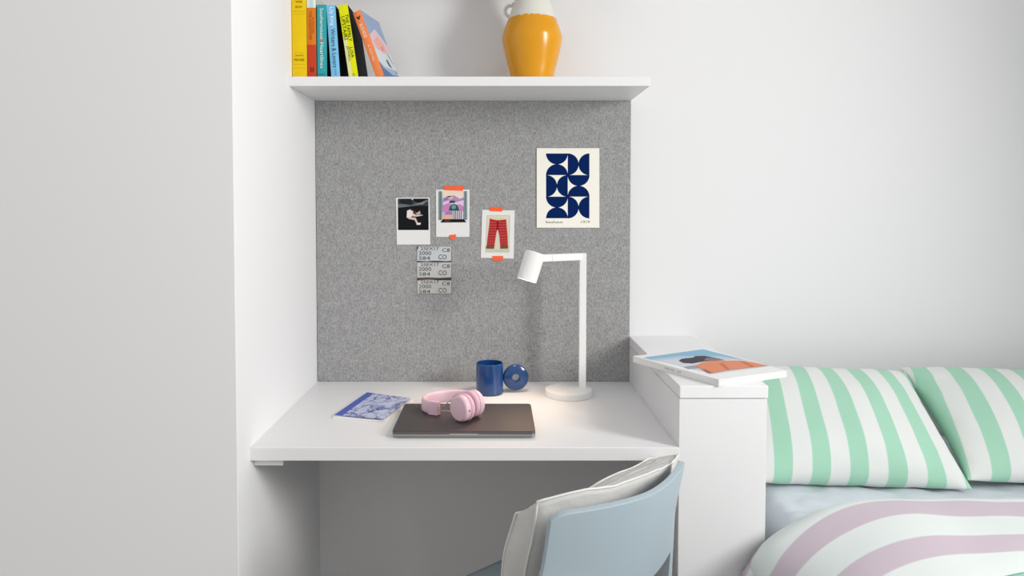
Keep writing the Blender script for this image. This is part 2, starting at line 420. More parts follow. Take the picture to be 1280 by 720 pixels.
# ------------------------------------------------------------------ books on the shelf
SZ = 1.549; YK = 1.766
def book(name_label, x_px, thick, height, depth, lean, yaw, spine, right, text, spine_patches=(), depth_off=0.0):
    px = onY(x_px, 95.8, YK)
    t = thing('book', name_label, 'book', (px.x, YK + depth_off, SZ), (0, 0, 0), 'books on the wall shelf')
    t.rotation_euler = (Matrix.Rotation(-lean, 3, 'Y') if False else Matrix.Rotation(yaw, 3, 'Z') @ Matrix.Rotation(-lean, 3, 'Y')).to_euler()
    ct = .0012
    b = bmesh.new()
    box(b, (0, 0, 0), (ct, depth, height), .0003, 1, 1)
    box(b, (thick - ct, .0005, 0), (thick, depth, height), .0003, 1, 1)
    # softly rounded spine
    n = 8; pts = []
    for k in range(n + 1):
        u = k / n; pts.append(Vector((thick * u, -.0015 * math.sin(PI * u), 0)))
    pts += [Vector((thick, .0012, 0)), Vector((0, .0012, 0))]
    prism(b, pts, (0, 0, height), 0)
    for f in b.faces:
        if f.material_index == 0 and abs(f.normal.z) > .9: pass
    cov = link('cover', b, [mat(spine, .45, var=.04, vscale=30, spec=.25), mat(right, .7, var=.05, vscale=25, spec=.12)], t, world=False)
    b = bmesh.new(); box(b, (ct, .0015, .001), (thick - ct, depth - .003, height - .002)); link('page_block', b, M_pages, t, world=False)
    yf = -.0019
    if spine_patches:
        b = bmesh.new(); ms = []
        for i, (c, x0, z0, x1, z1) in enumerate(spine_patches):
            m = mat(c, .45, spec=.25)
            if m not in ms: ms.append(m)
            n = 6; lo, hi = [], []
            for k in range(n + 1):
                u = x0 + (x1 - x0) * k / n; y = -.0015 * math.sin(PI * min(1, max(0, u))) - .00012 - .00002 * i
                lo.append(b.verts.new((u * thick, y, z0 * height))); hi.append(b.verts.new((u * thick, y, z1 * height)))
            for k in range(n): b.faces.new((lo[k], lo[k + 1], hi[k + 1], hi[k])).material_index = ms.index(m)
        link('spine_print', b, ms, cov, world=False)['kind'] = 'stuff'
    if text:
        b = bmesh.new(); ms = []
        for (s, u, v, wv, hv, c, vert) in text:   # centre u,v in spine units; length and letter height in metres
            m = mat(c, .5, spec=.1)
            if m not in ms: ms.append(m)
            mt = Matrix.Translation((u * thick, -.0019, v * height)) @ Matrix.Rotation(PI / 2, 4, 'X')
            if vert: mt = mt @ Matrix.Rotation(-PI / 2, 4, 'Z')
            merge(b, text_bm(s, wv, hv, mt), ms.index(m))
        link('spine_lettering', b, ms, cov, world=False)['kind'] = 'stuff'
    t_cov[t.name] = cov
    return t
t_cov = {}
book('tall yellow book standing against the left alcove wall', 365.6, .0355, .222, .15, 0, 0, '#e9c400', '#c79f00',
     [('AND', .5, .885, .012, .005, '#7a6300', 0), ('WINE', .5, .83, .016, .005, '#6b5700', 0), ('BOOK', .5, .775, .016, .005, '#6b5700', 0),
      ('JAMES', .5, .245, .020, .004, '#7a6300', 0), ('MOORE', .5, .2, .024, .006, '#5b4a00', 0)],
     [('#b59a10', .08, .725, .92, .73), ('#b59a10', .08, .695, .92, .698), ('#b59a10', .15, .275, .85, .278), ('#b59a10', .1, .15, .9, .153), ('#b59a10', .1, .11, .9, .113)])
book('narrow orange and brick red book with a pale top, right of the tall yellow book', 384.3, .0216, .205, .14, 0, 0, '#d9791c', '#c9cac6',
     [('THE GOLDFISHER', .42, .62, .070, .006, '#8a4a10', 1), ('A NOVEL', .72, .62, .04, .004, '#8a4a10', 1), ('II', .55, .1, .007, .011, '#3a1208', 0)],
     [('#c23d1c', 0, 0, 1, .395), ('#dfe5e2', 0, .83, 1, 1), ('#bcd8d6', .3, .83, .75, 1)])
tb = book('upright teal book with white lettering, third from the left', 396.9, .0232, .1775, .135, 0, 0, '#2e9fa5', '#0d1f33',
     [('Southernmost', .5, .74, .075, .0085, '#e8f2f0', 1), ('Heartlines', .5, .31, .062, .0085, '#e8f2f0', 1), ('ooo', .5, .05, .016, .003, '#1d5560', 0)],
     [('#cf6a50', .32, .47, .72, .535), ('#2e9fa5', .42, .485, .62, .52)])
book('light blue book with white and navy lettering, between teal and lime books', 414.2, .0215, .176, .13, math.radians(3.5), 0, '#7cbfe6', '#0d0b18',
     [('Lily King', .5, .845, .044, .0105, '#f4fafc', 1), ('Writers & Lovers', .55, .41, .093, .0105, '#12294a', 1), ('ooo', .55, .08, .016, .004, '#4b7fb0', 1)])
book('lime yellow book with black capitals and a black cover, leaning left', 436.4, .0228, .1775, .155, math.radians(8.2), 0, '#dde000', '#0d0d0e',
     [('THE FAMILY', .74, .68, .066, .0085, '#1d1d10', 1), ('UPSTAIRS', .32, .68, .058, .0085, '#1d1d10', 1), ('LISA', .74, .34, .026, .007, '#3a3a14', 1),
      ('JEWELL', .34, .33, .038, .007, '#3a3a14', 1), ('O', .55, .04, .006, .006, '#1d1d10', 0)], [('#e6e6a0', 0, .0, .42, .55)])
t = book('orange paperback leaning furthest at the right end of the row, pale painted cover', 470.5, .0205, .1715, .125, math.radians(20.5), math.radians(-12), '#f58a4e', '#a9b4c6',
     [('BLUE HOUR', .5, .70, .036, .009, '#fdf0e6', 1), ('A NOVEL', .5, .36, .045, .006, '#fbdcc4', 1)],
     [('#1b1210', .25, .9, .75, .925), ('#f58a4e', .42, .912, .58, .93), ('#1b1210', .35, .875, .6, .9)])
# painted right-hand cover of the orange book
b = bmesh.new(); ms = []
X_ = .0205 + .0001
for i, (c, pts) in enumerate([('#8ea3c4', [(0, .62), (1, .62), (1, 1), (0, 1)]), ('#d9bfc6', [(0, .62), (.5, .80), (1, .60), (1, .45), (0, .45)]),
        ('#e8a79c', [(.1, .55), (.5, .68), (.75, .58), (.7, .42), (.3, .42)]), ('#cdd6da', [(0, .15), (1, .2), (1, .47), (.5, .42), (0, .45)]),
        ('#4f6b99', [(0, 0), (1, 0), (1, .18), (.6, .1), (.25, .12), (0, .22)]), ('#8fb1cf', [(.1, .14), (.6, .08), (1, .12), (1, .16), (.6, .13), (.15, .18)]),
        ('#2c3448', [(.5, .30), (.58, .22), (.75, .2), (.6, .33)]), ('#3d4a66', [(.7, .45), (.8, .40), (.95, .25), (.85, .42)]),
        ('#e77b86', [(.45, .5), (.6, .54), (.62, .48), (.5, .45)])]):
    m = mat(c, .4, spec=.25)
    if m not in ms: ms.append(m)
    f = b.faces.new([b.verts.new((X_ + .00004 * i, .002 + u * .121, v * .1715)) for u, v in pts]); f.material_index = ms.index(m)
bmesh.ops.triangulate(b, faces=b.faces[:])
link('cover_print', b, ms, t_cov[t.name], world=False)

# ------------------------------------------------------------------ jug
YJ = 1.87
jc = onY(665, 96, YJ)
t = thing('jug', 'mustard yellow jug with cream neck and small handle, on the wall shelf', 'jug', (jc.x, YJ, SZ))
def hz(y): return onY(665, y, YJ).z - SZ
sc = YJ / F
prof = [(0, 0), (.045, 0), (.050, .002), (.0555, .012), (.0575, hz(92)), (.0665, hz(75)), (.0735, hz(60)), (.0765, hz(52)), (.0772, hz(48)), (.0765, hz(44.5)),
        (.070, hz(35)), (.063, hz(26)), (.0575, hz(19)), (.052, hz(11)), (.0465, hz(3)), (.040, hz(-5)), (.035, hz(-11)), (.034, hz(-17)), (.0375, hz(-22)),
        (.0395, hz(-24)), (.0385, hz(-25.5)), (.036, hz(-24.5)), (.031, hz(-17)), (.032, hz(-10)), (.05, hz(11)), (.068, hz(45)), (.05, .02), (0, .012)]
b = bmesh.new(); lathe(b, prof, 96)
k = NT('jug_glaze', .25)
sp = k.n('ShaderNodeSeparateXYZ'); k.l(k.tc.outputs['Object'], sp.inputs[0])
zz = k.math('ADD', sp.outputs[2], k.math('MULTIPLY', k.math('SUBTRACT', k.noise(130, 2), .5), .010))
f = k.math('GREATER_THAN', zz, hz(25))
k.l(k.mix(f, k.mix(k.noise(9, 3), '#d89200', '#e39f04'), '#dcdad0'), k.b.inputs['Base Color'])
r_ = k.n('ShaderNodeMapRange'); k.l(f, r_.inputs['Value']); r_.inputs['To Min'].default_value = .22; r_.inputs['To Max'].default_value = .6
k.l(r_.outputs[0], k.b.inputs['Roughness']); k.bump(k.noise(30, 2), .08, .004)
bmesh.ops.recalc_face_normals(b, faces=b.faces[:])
link('body', b, k.m, t, True, False)
b = bmesh.new(); hx = onY(638, 12, YJ).x - jc.x; hzc = hz(14)
tube(b, [(hx + .013 + .0, 0, hzc - .022)] + [(hx - .001 + .0125 * math.cos(a), 0, hzc + .0140 * math.sin(a)) for a in [math.radians(d) for d in range(-70, -291, -20)]] + [(-.046, 0, hzc + .020)], [.0042] * 14, 12)
link('handle', b, mat('#d6d3c8', .5), t, True, False)

# ------------------------------------------------------------------ desk lamp
lb = onZ(710.5, 486, .767)
px_ = onZ(727.7, 483, .767)
t = thing('desk_lamp', 'white desk lamp, switched on, with round base at the back right of the desk', 'lamp', (lb.x, lb.y, .75))
b = bmesh.new(); cyl(b, .060, .060, .017, Matrix.Translation((lb.x, lb.y, .7585)), 96, .0015); flatshade_smooth(link('base', b, M_lamp, t))
hw = .0088
ztop = onY(727.5, 316.3, px_.y).z
b = bmesh.new(); box(b, (px_.x - hw, px_.y - hw, .766), (px_.x + hw, px_.y + hw, ztop), .0008); link('pole', b, M_lamp, t)
# arm, reaching left and forward
ja = Vector((px_.x, px_.y, ztop - hw))
jb = onY(679.5, 322.4, px_.y - .075)
d = (jb - ja).normalized()
mt = Matrix.Translation(ja) @ d.to_track_quat('X', 'Z').to_matrix().to_4x4()
Ld = (jb - ja).length
b = bmesh.new(); box(b, (hw * .9, -hw, -hw), (Ld * .83, hw, hw), .0008, mtx=mt); link('arm', b, M_lamp, t)
b = bmesh.new(); box(b, (Ld * .835, -hw, -hw), (Ld * 1.1, hw, hw), .001, mtx=mt); link('swivel', b, M_lamp, t)
# cylinder head
hc0 = onY(669.2, 315.5, jb.y - .004); hc1 = onY(658.3, 350.5, jb.y - .012)
ax = (hc1 - hc0).normalized(); HL = (hc1 - hc0).length
R_ = .0252
mt = Matrix.Translation(hc0) @ ax.to_track_quat('Z', 'Y').to_matrix().to_4x4()
b = bmesh.new(); lathe(b, [(0, 0), (R_ - .002, 0), (R_, .002), (R_, HL), (R_ - .002, HL), (R_ - .002, .02), (0, .02)], 64, mt)
bmesh.ops.recalc_face_normals(b, faces=b.faces[:])
head = flatshade_smooth(link('lamp_head', b, M_lamp, t))
b = bmesh.new(); cyl(b, .018, .020, .01, mt @ Matrix.Translation((0, 0, .040)), 32, .003)
em = bpy.data.materials.new('bulb_glow'); em.use_nodes = True
em.node_tree.nodes['Principled BSDF'].inputs['Emission Color'].default_value = (1, .78, .55, 1)
em.node_tree.nodes['Principled BSDF'].inputs['Emission Strength'].default_value = 6
flatshade_smooth(tag(link('bulb', b, em, head), 'glowing warm bulb'))
sl = bpy.data.lights.new('lamp_bulb_light', 'SPOT'); sl.energy = 3.2; sl.color = (1, .74, .52); sl.spot_size = math.radians(105); sl.spot_blend = .9; sl.shadow_soft_size = .018
so = bpy.data.objects.new('lamp_bulb_light', sl); COL.objects.link(so); so.location = hc0 + ax * (HL - .012)
so.rotation_euler = (ax + Vector((0, -.1, 0))).to_track_quat('-Z', 'Y').to_euler()

# ------------------------------------------------------------------ mug
mc = onZ(612, 488.5, .75); mc = Vector((mc.x, 1.862, .75))
mc.x = (612 - CX) / F * mc.y
t = thing('mug', 'cobalt blue glazed mug with a ring disc handle, beside the lamp', 'mug', mc)
Mb = NT('cobalt_glaze', .16)
Mb.l(Mb.mix(Mb.noise(28, 4), '#08295a', '#174b87'), Mb.b.inputs['Base Color']); Mb.bump(Mb.noise(40, 2), .12, .003); Mb.b.inputs['Coat Weight'].default_value = .4
mr, mh = .0352, onY(612, 453, mc.y).z - .75
b = bmesh.new(); lathe(b, [(0, 0), (mr - .003, 0), (mr, .003), (mr, mh - .002), (mr - .0015, mh), (mr - .003, mh - .0015), (mr - .0035, .006), (0, .005)], 72)
bmesh.ops.recalc_face_normals(b, faces=b.faces[:]); flatshade_smooth(link('body', b, Mb.m, t, world=False))
hcn = onY(644.5, 471.5, mc.y + .012)
b = bmesh.new(); ro, ri, th = .0335, .0095, .0085
pr = [(ri, -th + .002), (ri + .0015, -th), (ro - .0025, -th), (ro - .0007, -th + .0008), (ro, -th + .0025), (ro, th - .0025), (ro - .0025, th), (ri + .0015, th), (ri, th - .002)]
lathe(b, pr, 64, Matrix.Translation(hcn - mc) @ Matrix.Rotation(math.radians(9), 4, 'Z') @ Matrix.Rotation(PI / 2, 4, 'X'), closed=True)
bmesh.ops.recalc_face_normals(b, faces=b.faces[:])
flatshade_smooth(link('handle', b, Mb.m, t, world=False), 50)

# ------------------------------------------------------------------ laptop
la, lb2, lc, ld = onZ(506.6, 504.4, .7655), onZ(662.3, 504.4, .7655), onZ(669.6, 539.2, .7655), onZ(490, 539.2, .7655)
cen = (la + lb2 + lc + ld) / 4; wL = (lc - ld).length; dL = la.y - ld.y
t = thing('laptop', 'closed dark grey laptop in the middle of the desk, under the pink headphones', 'laptop', (cen.x, cen.y, .75))
def rrect(w_, d_, r, n=6):
    P = []
    for cx, cy, a0 in ((w_ / 2 - r, d_ / 2 - r, 0), (-w_ / 2 + r, d_ / 2 - r, 90), (-w_ / 2 + r, -d_ / 2 + r, 180), (w_ / 2 - r, -d_ / 2 + r, 270)):
        for k in range(n + 1):
            a = math.radians(a0 + 90 * k / n); P.append(Vector((cx + r * math.cos(a), cy + r * math.sin(a), 0)))
    return P
M_lap = mat('#6e6867', .46, .9, bump=.03, bscale=900); M_lapb = mat('#9a9a9b', .35, .9)
b = bmesh.new(); prism(b, [p + Vector((0, 0, .0018)) for p in rrect(wL, dL, .009)], (0, 0, .0078))
bmesh.ops.bevel(b, geom=[e for e in b.edges if abs(e.verts[0].co.z - e.verts[1].co.z) < 1e-6 and e.verts[0].co.z < .003], offset=.003, segments=3, affect='EDGES')
lbase = flatshade_smooth(link('base', b, M_lapb, t, world=False))
b = bmesh.new(); prism(b, [p + Vector((0, 0, .0102)) for p in rrect(wL, dL, .009)], (0, 0, .0053))
bmesh.ops.bevel(b, geom=[e for e in b.edges if abs(e.verts[0].co.z - e.verts[1].co.z) < 1e-6 and e.verts[0].co.z > .012], offset=.001, segments=2, affect='EDGES')
flatshade_smooth(link('lid', b, M_lap, t, world=False))
b = bmesh.new(); box(b, (-.03, -dL / 2 - .0003, .0085), (.03, -dL / 2 + .004, .0102), .0003); tag(link('lid_notch', b, mat('#c9c7c4', .3, .8), lbase, world=False), 'pale finger notch')
for sx in (-1, 1):
    for sy in (-1, 1):
        b = bmesh.new(); cyl(b, .008, .008, .002, Matrix.Translation((sx * .12, sy * .08, .001)), 20)
        link('rubber_foot', b, M_dark, lbase, world=False)

# ------------------------------------------------------------------ headphones on the laptop
ZL = .7655
t = thing('headphones', 'pale pink on-ear headphones lying on the closed laptop', 'headphones', (-.08, 1.62, ZL))
ca = Vector((.70, .71, 0)).normalized()
c1 = Vector((-.0835, 1.560, ZL + .0295)); rc = .0292
def cup(c, s):
    """s=+1: outer face towards the camera-left; the pad points along s*ca"""
    q = (ca * s).to_track_quat('Z', 'Y').to_matrix().to_4x4(); mt = Matrix.Translation(c) @ q
    e = bmesh.new(); lathe(e, [(0, .0005), (rc - .006, 0), (rc - .0035, .0), (rc - .001, .0025), (rc, .006), (rc, .013), (rc - .002, .0148), (0, .0148)], 64, mt)
    bmesh.ops.recalc_face_normals(e, faces=e.faces[:])
    ec = flatshade_smooth(link('ear_cup', e, M_pink, t), 60)
    e = bmesh.new(); lathe(e, [(rc - .013, .024), (rc - .011, .0275), (rc - .006, .0285), (rc - .001, .026), (rc + .001, .022), (rc + .0005, .018), (rc - .002, .0150), (rc - .013, .0150)], 64, mt, closed=True)
    bmesh.ops.recalc_face_normals(e, faces=e.faces[:])
    ep = link('ear_pad', e, M_pink_pad, t, True)
    e = bmesh.new(); lathe(e, [(0, .0150), (rc - .013, .0150), (rc - .013, .0158), (0, .0158)], 32, mt); link('speaker_mesh', e, M_pinklight, ep, True)
    return mt, ec
m1, cup1 = cup(c1, 1)
c2 = c1 + ca * .070 + Vector((-.009, .004, 0.0)); m2, cup2 = cup(c2, -1)
b = bmesh.new()
pj = m1 @ Vector((0, 0, .0075)); side = Vector((ca.y, -ca.x, 0))
cyl(b, .0017, .0017, .0016, Matrix.Translation(pj + side * (rc + .0001)) @ side.to_track_quat('Z', 'Y').to_matrix().to_4x4(), 16)
tag(link('jack_socket', b, M_dark, cup1), 'black jack socket')
def catmull(P, n=10):
    P = [Vector(p) for p in P]; out = []
    for i in range(len(P) - 1):
        p0 = P[max(i - 1, 0)]; p1 = P[i]; p2 = P[i + 1]; p3 = P[min(i + 2, len(P) - 1)]
        for k in range(n):
            u = k / n; out.append(.5 * ((2 * p1) + (p2 - p0) * u + (2 * p0 - 5 * p1 + 4 * p2 - p3) * u * u + (3 * p1 - p0 - 3 * p2 + p3) * u ** 3))
    out.append(P[-1]); return out
zb = ZL + .016
band = catmull([(-.146, 1.6205, zb), (-.158, 1.628, zb), (-.168, 1.648, zb), (-.164, 1.678, zb), (-.147, 1.700, zb), (-.118, 1.716, zb), (-.087, 1.718, zb), (-.062, 1.706, zb), (-.050, 1.690, zb)], 8)
b = bmesh.new(); rings = []
hh, tt = .0145, .0045
for i, p in enumerate(band):
    tg = (band[min(i + 1, len(band) - 1)] - band[max(i - 1, 0)]).normalized(); nn = Vector((-tg.y, tg.x, 0))
    ring = []
    for k in range(16):
        a = 2 * PI * k / 16; cxx = math.copysign(abs(math.cos(a)) ** .6, math.cos(a)); szz = math.copysign(abs(math.sin(a)) ** .5, math.sin(a))
        ring.append(b.verts.new(p + nn * tt * cxx + Vector((0, 0, hh * szz))))
    rings.append(ring)
for A, B in zip(rings, rings[1:]):
    for k in range(16): b.faces.new((A[k], A[(k + 1) % 16], B[(k + 1) % 16], B[k]))
b.faces.new(rings[0]); b.faces.new(list(reversed(rings[-1]))); bmesh.ops.recalc_face_normals(b, faces=b.faces[:])
hb = link('headband', b, M_pink, t, True)
for P0, P1, far in ((Vector((-.151, 1.622, zb)), Vector((-.129, 1.611, zb)), 0), (Vector((-.052, 1.694, zb)), Vector((-.038, 1.668, zb)), 1)):
    b = bmesh.new(); dd = (P1 - P0); mt = Matrix.Translation((P0 + P1) / 2) @ dd.to_track_quat('X', 'Z').to_matrix().to_4x4()
    box(b, (-dd.length / 2, -.0075, -.0155), (dd.length / 2, .0075, .0155), .0015, mtx=mt); link('slider_block', b, M_pink, t)
    cc = c1 if not far else c2; s = 1 if not far else -1
    oc = cc + ca * s * .007
    for sz in (-1, 1):
        b = bmesh.new()
        w0 = P1 + Vector((0, 0, sz * .004)); toward = (oc - P1); toward.z = 0; toward.normalize()
        rim = [oc + (-toward * math.cos(a) + Vector((0, 0, sz)) * math.sin(a)) * (rc + .0015) for a in [math.radians(q) for q in (25, 45, 65, 90)]]
        tube(b, catmull([w0, w0 + toward * .006, rim[0] , rim[1], rim[2], rim[3]], 6), .0011, 8)
        link('wire_yoke', b, M_steel, t, True)

# ------------------------------------------------------------------ blue patterned booklet
t = thing('booklet', 'thin booklet with blue and white botanical cover and blue spine, left of the laptop', 'booklet', tuple(onZ(468, 507, .75)))
A, B2, C2, D2 = [onZ(x, y, .750) for x, y in ((458.5, 493), (516.5, 501), (481, 527.5), (416, 523.5))]
b = bmesh.new(); prism(b, [v.copy() + Vector((0, 0, .0003)) for v in (A, B2, C2, D2)], (0, 0, .0035)); link('pages', b, M_paper, t)
TA, TB, TC, TD = [onZ(x, y, z) for x, y, z in ((458.8, 490.8, .7545), (513.5, 497.6, .7575), (479.5, 524, .7575), (418, 519, .7545))]
k = NT('botanical_print', .6)
mp = k.mapv((1, 1, 1))
n1 = k.noise(34, 4); n2 = k.noise(75, 2); n3 = k.noise(12, 2)
l1 = k.math('LESS_THAN', k.math('ABSOLUTE', k.math('SUBTRACT', n1, .5)), .022)
l2 = k.math('LESS_THAN', k.math('ABSOLUTE', k.math('SUBTRACT', n2, .48)), .022)
l3 = k.math('GREATER_THAN', n3, .60)
f = k.math('MINIMUM', k.math('ADD', k.math('ADD', k.math('MULTIPLY', l1, .9), k.math('MULTIPLY', l2, .5)), k.math('MULTIPLY', l3, .45)), 1)
k.l(k.mix(f, '#c3cbe4', '#3c4f9a'), k.b.inputs['Base Color'])
b = bmesh.new(); prism(b, [TA, TB, TC, TD], (0, 0, .0006)); link('cover', b, k.m, t)
b = bmesh.new(); wdt = .16
prism(b, [v + Vector((0, 0, .0008)) for v in (TA, TA.lerp(TB, wdt), TD.lerp(TC, wdt), TD)], (0, 0, .0001)); tag(link('spine_band', b, mat('#4a60b5', .6), t), 'plain blue spine band')

# ------------------------------------------------------------------ magazine on the cabinet
ZM = .8762; TM = .014
def q9(x, y): return (780 + x / 5.818, 425 + y / 5.818)
zt = ZM + TM
top = [onZ(*q9(*p), zt) for p in ((68, 116), (592, 60), (1184, 222), (692, 288))]
cm = sum(top, Vector()) / 4
t = thing('magazine', 'thick magazine picturing an orange top, lying askew on the white cabinet', 'magazine', (cm.x, cm.y, ZM))
b = bmesh.new(); prism(b, [v + Vector((0, 0, -TM + .0012)) for v in top], (0, 0, TM - .0026)); link('pages', b, mat('#e2e2e2', .7, bump=.5, bscale=600), t)
b = bmesh.new(); prism(b, [v + Vector((0, 0, -.0012)) for v in top], (0, 0, .0012)); prism(b, [v + Vector((0, 0, -TM)) for v in top], (0, 0, .0010))
sp0 = (top[3] - top[0]).normalized(); nsp = Vector((-sp0.y, sp0.x, 0)); nsp = -nsp if nsp.y > 0 else nsp
prism(b, [top[0] + nsp * .0002, top[3] + nsp * .0002, top[3] + nsp * .0002 + Vector((0, 0, -TM)), top[0] + nsp * .0002 + Vector((0, 0, -TM))], nsp * .0008)
mcov = link('cover', b, mat('#ebebea', .3), t)
pZ = lambda x, y: onZ(*q9(x, y), zt)
L = [('#d3d6dd', [(140, 128), (575, 68), (1060, 190), (640, 248)]),
     ('#8fbcd6', [(140, 128), (575, 68), (900, 150), (700, 118), (400, 118), (190, 142)]),
     ('#b9cddd', [(190, 142), (400, 118), (700, 118), (860, 142), (700, 135), (430, 130), (230, 150)]),
     ('#9ba3ae', [(430, 198), (540, 180), (570, 205), (470, 212)]),
     ('#4a4a50', [(398, 152), (420, 138), (500, 130), (520, 118), (580, 116), (660, 130), (735, 148), (640, 152), (560, 160), (500, 172), (430, 168)]),
     ('#8d7c7b', [(600, 132), (660, 130), (735, 148), (640, 153), (580, 150)]),
     ('#e0906f', [(520, 192), (560, 168), (640, 155), (850, 152), (940, 165), (1050, 188), (900, 205), (760, 222), (625, 246), (570, 218)]),
     ('#c77a60', [(690, 175), (720, 170), (770, 215), (745, 220)]), ('#c77a60', [(850, 160), (870, 158), (950, 195), (925, 199)]),
     ('#b56a55', [(570, 218), (585, 214), (640, 240), (625, 246)])]
flat_layers(mcov, 'cover_print', L, pZ, (0, 0, .00012))
b = bmesh.new()
a = top[0] + nsp * .0012; c = top[3] + nsp * .0012; mid = a.lerp(c, .5) + Vector((0, 0, -TM / 2))
xa = (c - a).normalized(); za = Vector((0, 0, 1)); mrot = Matrix((xa, za, xa.cross(za))).transposed().to_4x4()
merge(b, text_bm('ISSUE  30', .05, .004, Matrix.Translation(mid) @ mrot))
link('spine_lettering', b, mat('#8c8f92', .6), mcov)['kind'] = 'stuff'

# ------------------------------------------------------------------ bed, sheet, pillows, duvet
t = thing('bed', 'low double bed beside the white cabinet, head against the back wall', 'bed', (1.27, 1.0, 0))
b = bmesh.new(); box(b, (.61, -.02, .10), (1.97, 1.985, .34), .01); link('bed_base', b, mat('#cfcfd0', .7), t)
b = bmesh.new(); box(b, (.600, -.02, .342), (1.975, 1.985, .588), .04, 4); flatshade_smooth(link('mattress', b, mat('#dcdde0', .8), t))
for sx in (.66, 1.88):
    for sy in (.08, 1.9):
        b = bmesh.new(); cyl(b, .025, .03, .10, Matrix.Translation((sx, sy, .05)), 20); link('leg', b, M_dark, t)
ZS = .598
b = bmesh.new(); N1, N2 = 150, 200; g = []
for i in range(N1 + 1):
    row = []
    for j in range(N2 + 1):
        x = .588 + (1.99 - .588) * i / N1; y = -.03 + (1.995 + .03) * j / N2
        e = min(x - .588, 1.99 - x); dz = 0 if e > .04 else -.04 * (1 - math.sqrt(max(0, 1 - (1 - e / .04) ** 2)))
        h = .006 * noise.noise(Vector((x * 5, y * 8, 0))) + .009 * abs(noise.noise(Vector((x * 7 + 3, y * 16 + x * 6, 1)))) + .003 * noise.noise(Vector((x * 30, y * 40, 2)))
        row.append(b.verts.new((x, y, ZS + h + dz)))
    g.append(row)
for i in range(N1):
    for j in range(N2): b.faces.new((g[i][j], g[i + 1][j], g[i + 1][j + 1], g[i][j + 1]))
ed = [e for e in b.edges if e.is_boundary]; r_ = bmesh.ops.extrude_edge_only(b, edges=ed)
for v in r_['geom']:
    if isinstance(v, bmesh.types.BMVert): v.co.z = .40
bmesh.ops.recalc_face_normals(b, faces=b.faces[:])
tag(link('bed_sheet', b, mat('#d0d7de', .85, bump=.25, bscale=60), None, True), 'pale blue grey sheet over the mattress, between pillows and duvet', 'sheet')

def pillow_bm(w_, h_, T, seed, wr=.006):
    b = bmesh.new(); N, M = 72, 60; S = []
    for sgn in (1, -1):
        g = []
        for i in range(N + 1):
            row = []
            for j in range(M + 1):
                u = math.sin(PI / 2 * (2 * i / N - 1)); v = math.sin(PI / 2 * (2 * j / M - 1))
                x = u * w_ / 2 * (1 - .045 * (1 - v * v) * abs(u)); y = v * h_ / 2 * (1 - .05 * (1 - u * u) * abs(v))
                e = max(0, (1 - abs(u) ** 2.6)) ** .5 * max(0, (1 - abs(v) ** 2.6)) ** .5
                z = T / 2 * e
                edge = 1 - e
                q = Vector((x * 7 + seed, y * 7, sgn * 2.0))
                z += wr * noise.noise(q) * e * 1.5
                z += wr * .8 * noise.noise(Vector((x * 26 + seed, y * 26, sgn))) * edge * min(1, e * 4)
                rim = .003 * noise.noise(Vector((x * 16, y * 16, seed)))
                row.append(b.verts.new((x, y, sgn * z + (rim if e < .02 else rim * .6))))
            g.append(row)
        S.append(g)
        for i in range(N):
            for j in range(M):
                q = (g[i][j], g[i + 1][j], g[i + 1][j + 1], g[i][j + 1]); b.faces.new(q if sgn > 0 else tuple(reversed(q)))
    bmesh.ops.remove_doubles(b, verts=b.verts[:], dist=.0004)
    return b
GREEN, CREAM = '#9fceb6', '#dcdfdd'
def place_pillow(name_label, cx, w_, h_, T, bot, topp, seed, mt_, rotz=0.0):
    """local x across, local y up the slope, local z out of the front"""
    bot, topp = Vector(bot), Vector(topp)
    yv = (topp - bot).normalized(); xv = Vector((math.cos(rotz), math.sin(rotz), 0)); zv = xv.cross(yv).normalized(); xv = yv.cross(zv).normalized()
    R = Matrix((xv, yv, zv)).transposed()
    o = link('pillow', pillow_bm(w_, h_, T, seed), mt_, None, True)
    o.location = (bot + topp) / 2; o.rotation_euler = R.to_euler()
    return tag(o, name_label, 'pillow', 'striped pillows at the head of the bed')
M_p1 = stripe_mat('mint_stripe_a', 0, .0785, .41, GREEN, CREAM, .49, .012, bs=11, slope=-.05, fan=.45)
M_p2 = stripe_mat('mint_stripe_b', 0, .0810, .39, GREEN, CREAM, .49, .012, bs=11, slope=-.05, fan=.35)
place_pillow('mint and white striped pillow beside the cabinet, lying in front', 0, .490, .350, .14, (.811, 1.585, .618), (.824, 1.87, .808), 3.1, M_p1)
place_pillow('mint and white striped pillow at the right edge of the frame, tucked behind the other', 0, .66, .350, .14, (1.385, 1.585, .612), (1.395, 1.885, .800), 9.7, M_p2, math.radians(3))

